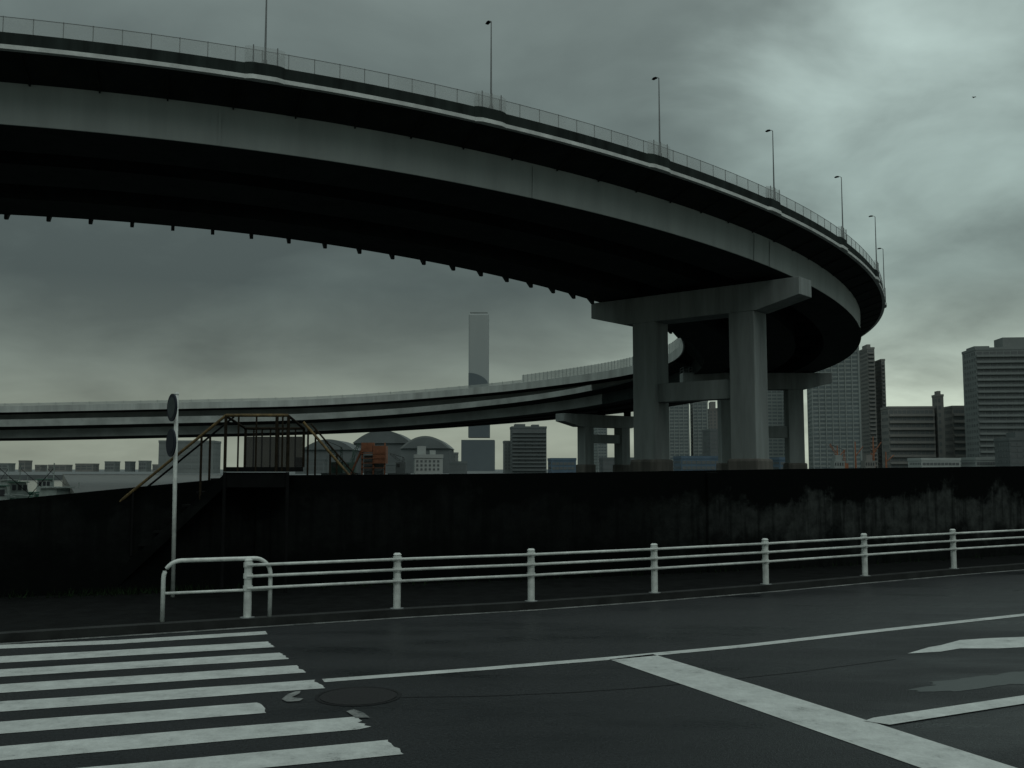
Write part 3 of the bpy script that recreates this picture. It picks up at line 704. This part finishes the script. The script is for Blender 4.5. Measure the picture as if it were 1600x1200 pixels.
crane(1296,1330,694,395,'orange crane barge at the foot of the tall gridded tower',M['orange'])
crane(1340,1372,700,400,'second orange crane barge, between the work ships',M['orange'],-1)
Yo=340; op=empty('loading_plant',(at(580,735,Yo).x,Yo,-2.6),0,'faded orange loading plant with hopper tower and sloping conveyor','loading plant')
xa=at(568,700,Yo).x; xb=at(603,700,Yo).x; zt=at(585,692,Yo).z
for x_ in (xa,(xa+xb)/2,xb): MB().box(x_-0.25,x_+0.25,Yo-3,Yo-2.5,-2.6,zt).build('leg',M['orange'],op)
MB().box(xa-0.3,xa+(xb-xa)*0.45,Yo-3.2,Yo+3,zt*0.70,zt).build('hopper_house',M['orange'],op)
MB().box(xa+(xb-xa)*0.5,xb+0.3,Yo-3.2,Yo+3,zt*0.35,zt*0.9).build('elevator_house',M['orange'],op)
for k in range(4):
    zz=zt*(0.2+0.15*k); MB().box(xa-0.3,xb+0.3,Yo-3.3,Yo-3.0,zz,zz+0.25).build('walkway',M['orange'],op)
MB().box(xa+0.6,xb-0.6,Yo-2.4,Yo+2.4,-2.6,zt*0.6).build('silo',M['b_dark'],op)
MB().prism([(xa-5,Yo,-1),(xa-0.3,Yo,zt*0.9),(xa-0.3,Yo,zt*0.75),(xa-5,Yo,-2)],(0,1,0),0.8).build('conveyor',M['orange'],op)
def ship(px0,px1,Y,label,m,masts):
    xa=at(px0,700,Y).x; xb=at(px1,700,Y).x; w=xb-xa
    r=empty('work_ship',((xa+xb)/2,Y,-2.6),0,label,'ship','work ships moored across the basin')
    MB().prism([(xa,Y,2.2),(xa+w*.06,Y,-2.6),(xb-w*.04,Y,-2.6),(xb,Y,1.6)],(0,1,0),3).build('hull',M['b_dark'],r)
    MB().box(xa+w*.15,xa+w*.45,Y-2.4,Y+2.4,1.8,5.0).build('deckhouse',m,r)
    MB().box(xa+w*.2,xa+w*.38,Y-1.9,Y+1.9,5.0,7.2).build('bridge_house',m,r)
    for k in range(4): MB().box(xa+w*(.17+.07*k),xa+w*(.2+.07*k),Y-2.46,Y-2.4,3.2,4.3).build('window',M['cabin_glass'],r)
    for (px,py) in masts:
        p=at(px,py,Y); MB().tube([(p.x,Y,1.8),(p.x,Y,p.z)],0.4,6,0.2).build('mast',M['orange'],r)
        MB().tube([(p.x,Y,p.z*0.55),(p.x+3,Y,p.z*0.85)],0.2,5).build('derrick',M['orange'],r)
ship(1292,1345,380,'dark work ship with orange masts moored below the gridded tower',M['b_grey'],((1308,696),(1336,690)))
ship(1340,1392,372,'work ship with a taller orange mast, right of the other ship',M['b_brown'],((1364,682),(1384,706)))
def boat(px,Y,label,rz,hullm):
    p=at(px,760,Y); r=empty('fishing_boat',(p.x,Y,-2.6),rz,label,'boat','small fishing boats moored at the left jetty')
    bm=MB(); L=4.2; secs=[(-L,1.0,1.1),(-L*.5,1.25,1.1),(0,1.3,1.15),(L*.5,1.1,1.35),(L*.85,0.5,1.6),(L,0.05,1.75)]
    k=len(bm.v)
    for (x,wd,h) in secs: bm.v+=[(x,-wd,h),(x,-wd*.75,0.1),(x,0,-0.3),(x,wd*.75,0.1),(x,wd,h)]
    for i in range(len(secs)-1):
        for j in range(4): bm.f.append((k+i*5+j,k+i*5+j+1,k+(i+1)*5+j+1,k+(i+1)*5+j))
        bm.f.append((k+i*5+4,k+i*5,k+(i+1)*5,k+(i+1)*5+4))
    bm.f.append((0,1,2,3,4)); bm.f.append((25,26,27,28,29))
    bm.build('hull',hullm,r,local=True)
    MB().hexa([(-2.4,-.85,1.14),(-0.2,-.85,1.14),(-0.2,.85,1.14),(-2.4,.85,1.14),(-2.3,-.75,2.9),(-0.6,-.75,2.9),(-0.6,.75,2.9),(-2.3,.75,2.9)]).build('cabin',M['boat_white'],r,local=True)
    MB().box(-2.6,-0.3,-.95,.95,2.92,3.02).build('cabin_roof',hullm,r,local=True)
    for x in (-2.1,-1.5,-0.95): MB().box(x,x+0.4,-.87,-.79,2.05,2.65).build('window',M['cabin_glass'],r,local=True)
    MB().tube([(-1.2,0,3.02),(-1.2,0,5.0)],0.05,6).build('mast',M['boat_white'],r,local=True)
    MB().tube([(-1.2,0,4.6),(1.6,0,2.0)],0.03,5).build('stay',M['dark'],r,local=True)
    MB().tube([(-3.9,0,1.1),(-3.9,0,3.4)],0.04,6).build('stern_pole',M['boat_white'],r,local=True)
    MB().box(0.4,1.4,-.5,.5,1.2,1.75).build('hatch_box',M['boat_green'],r,local=True)
    MB().tube([(L*.4,-1,1.5),(L*.45,-1,2.2),(L*.9,-.35,2.35),(L*.9,.35,2.35),(L*.45,1,2.2),(L*.4,1,1.5)],0.035,5).build('bow_rail',M['boat_white'],r,local=True)
boat(20,92,'green-roofed fishing boat nearest the left picture edge',rad(20),M['boat_green'])
boat(66,84,'white fishing boat beside the jetty, right of the green-roofed boat',rad(160),M['boat_white'])
boat(48,118,'small green fishing boat moored directly behind the two nearer boats',rad(35),M['boat_green'])
boat(4,140,'pale fishing boat at the far left behind the green-roofed boat',rad(150),M['boat_white'])
boat(86,150,'farthest fishing boat, next to the far end of the jetty',rad(10),M['boat_green'])
c=at(1522,152,60); bd=MB()
bd.poly([(c.x-0.16,c.y,c.z+0.02),(c.x-0.06,c.y-0.03,c.z+0.04),(c.x,c.y-0.04,c.z),(c.x-0.03,c.y+0.05,c.z)])
bd.poly([(c.x+0.16,c.y,c.z+0.02),(c.x+0.06,c.y-0.03,c.z+0.04),(c.x,c.y-0.04,c.z),(c.x+0.03,c.y+0.05,c.z)])
bd.tube([(c.x-0.02,c.y+0.1,c.z),(c.x,c.y,c.z-0.01),(c.x+0.02,c.y-0.1,c.z+0.01)],0.02,6)
tag(bd.build('bird',M['dark']),'tiny dark bird gliding in the sky at upper right','bird')

# ---------------------------------------------------------------- camera, sky, sun
cam=bpy.data.cameras.new('camera'); co=bpy.data.objects.new('camera',cam); C.objects.link(co)
cam.sensor_width=36; cam.lens=F/1600*36; cam.clip_end=20000; cam.clip_start=0.1
co.location=(0,0,H); co.rotation_euler=(rad(90)+TH,0,0); bpy.context.scene.camera=co
w=bpy.data.worlds.new('World'); bpy.context.scene.world=w; w.use_nodes=True
nt=w.node_tree; N=nt.nodes; L=nt.links; bg=N['Background']
tc=N.new('ShaderNodeTexCoord'); sx=N.new('ShaderNodeSeparateXYZ'); L.new(tc.outputs['Generated'],sx.inputs[0])
def math_(op,a,b=None,c=None):
    n=N.new('ShaderNodeMath'); n.operation=op
    for i,v in enumerate((a,b,c)):
        if v is None: continue
        if isinstance(v,(int,float)): n.inputs[i].default_value=v
        else: L.new(v,n.inputs[i])
    return n.outputs[0]
zc=math_('ADD',math_('MAXIMUM',sx.outputs['Z'],0.0),0.30)
cx=math_('DIVIDE',sx.outputs['X'],zc); cy=math_('DIVIDE',sx.outputs['Y'],zc)
cb=N.new('ShaderNodeCombineXYZ'); L.new(cx,cb.inputs[0]); L.new(cy,cb.inputs[1])
def nz(scale,det,rough,off,dist=0.3):
    mp=N.new('ShaderNodeMapping'); mp.inputs['Location'].default_value=off; L.new(cb.outputs[0],mp.inputs['Vector'])
    n=N.new('ShaderNodeTexNoise'); n.inputs['Scale'].default_value=scale; n.inputs['Detail'].default_value=det; n.inputs['Roughness'].default_value=rough
    n.inputs['Distortion'].default_value=dist
    L.new(mp.outputs[0],n.inputs['Vector']); return n.outputs['Fac']
n1=nz(1.0,4,0.45,(3.1,1.7,0),0.2); n2=nz(3.0,6,0.52,(7.3,2.2,0),0.3)
cl=math_('ADD',math_('MULTIPLY',n1,0.66),math_('MULTIPLY',n2,0.34))
cr=N.new('ShaderNodeMapRange'); cr.inputs['From Min'].default_value=0.36; cr.inputs['From Max'].default_value=0.64
cr.inputs['To Min'].default_value=0.66; cr.inputs['To Max'].default_value=1.38; L.new(cl,cr.inputs['Value'])
el=N.new('ShaderNodeValToRGB'); e=el.color_ramp.elements
e[0].position=0.0; e[0].color=(0.235,0.265,0.215,1); e[1].position=1.0; e[1].color=(0.62,0.70,0.67,1)
for p,c in ((0.045,(0.22,0.25,0.205,1)),(0.10,(0.16,0.19,0.163,1)),(0.18,(0.100,0.128,0.117,1)),(0.28,(0.118,0.152,0.142,1)),(0.42,(0.165,0.207,0.195,1)),(0.62,(0.33,0.39,0.375,1))):
    q=e.new(p); q.color=c
L.new(sx.outputs['Z'],el.inputs[0])
# brighter break in the clouds low on the right, its edge broken by the cloud noise
gd=ray(1540,400).normalized()
dt=N.new('ShaderNodeVectorMath'); dt.operation='DOT_PRODUCT'; L.new(tc.outputs['Generated'],dt.inputs[0]); dt.inputs[1].default_value=gd
dn=math_('ADD',dt.outputs['Value'],math_('MULTIPLY',math_('SUBTRACT',n2,0.5),0.09))
gl=N.new('ShaderNodeMapRange'); gl.interpolation_type='SMOOTHSTEP'; gl.inputs['From Min'].default_value=0.93; gl.inputs['From Max'].default_value=1.01
gl.inputs['To Min'].default_value=1.0; gl.inputs['To Max'].default_value=2.5; L.new(dn,gl.inputs['Value'])
mul=math_('MULTIPLY',cr.outputs[0],gl.outputs[0])
vm=N.new('ShaderNodeVectorMath'); vm.operation='SCALE'; L.new(el.outputs[0],vm.inputs[0]); L.new(mul,vm.inputs['Scale'])
sky=N.new('ShaderNodeTexSky'); sky.sky_type='NISHITA'; sky.sun_disc=False; sky.sun_elevation=rad(52); sky.sun_rotation=rad(160)
sv=N.new('ShaderNodeVectorMath'); sv.operation='SCALE'; sv.inputs['Scale'].default_value=0.003; L.new(sky.outputs[0],sv.inputs[0])
ad=N.new('ShaderNodeVectorMath'); ad.operation='ADD'; L.new(vm.outputs[0],ad.inputs[0]); L.new(sv.outputs[0],ad.inputs[1])
L.new(ad.outputs[0],bg.inputs['Color']); bg.inputs['Strength'].default_value=1.0
sun=bpy.data.lights.new('sun','SUN'); sun.energy=0.5; sun.angle=rad(40); sun.color=(1,0.98,0.94)
so=bpy.data.objects.new('sun',sun); C.objects.link(so); so.rotation_euler=(rad(38),0,rad(20))
bpy.context.scene.view_settings.view_transform='Standard'; bpy.context.scene.view_settings.look='None'
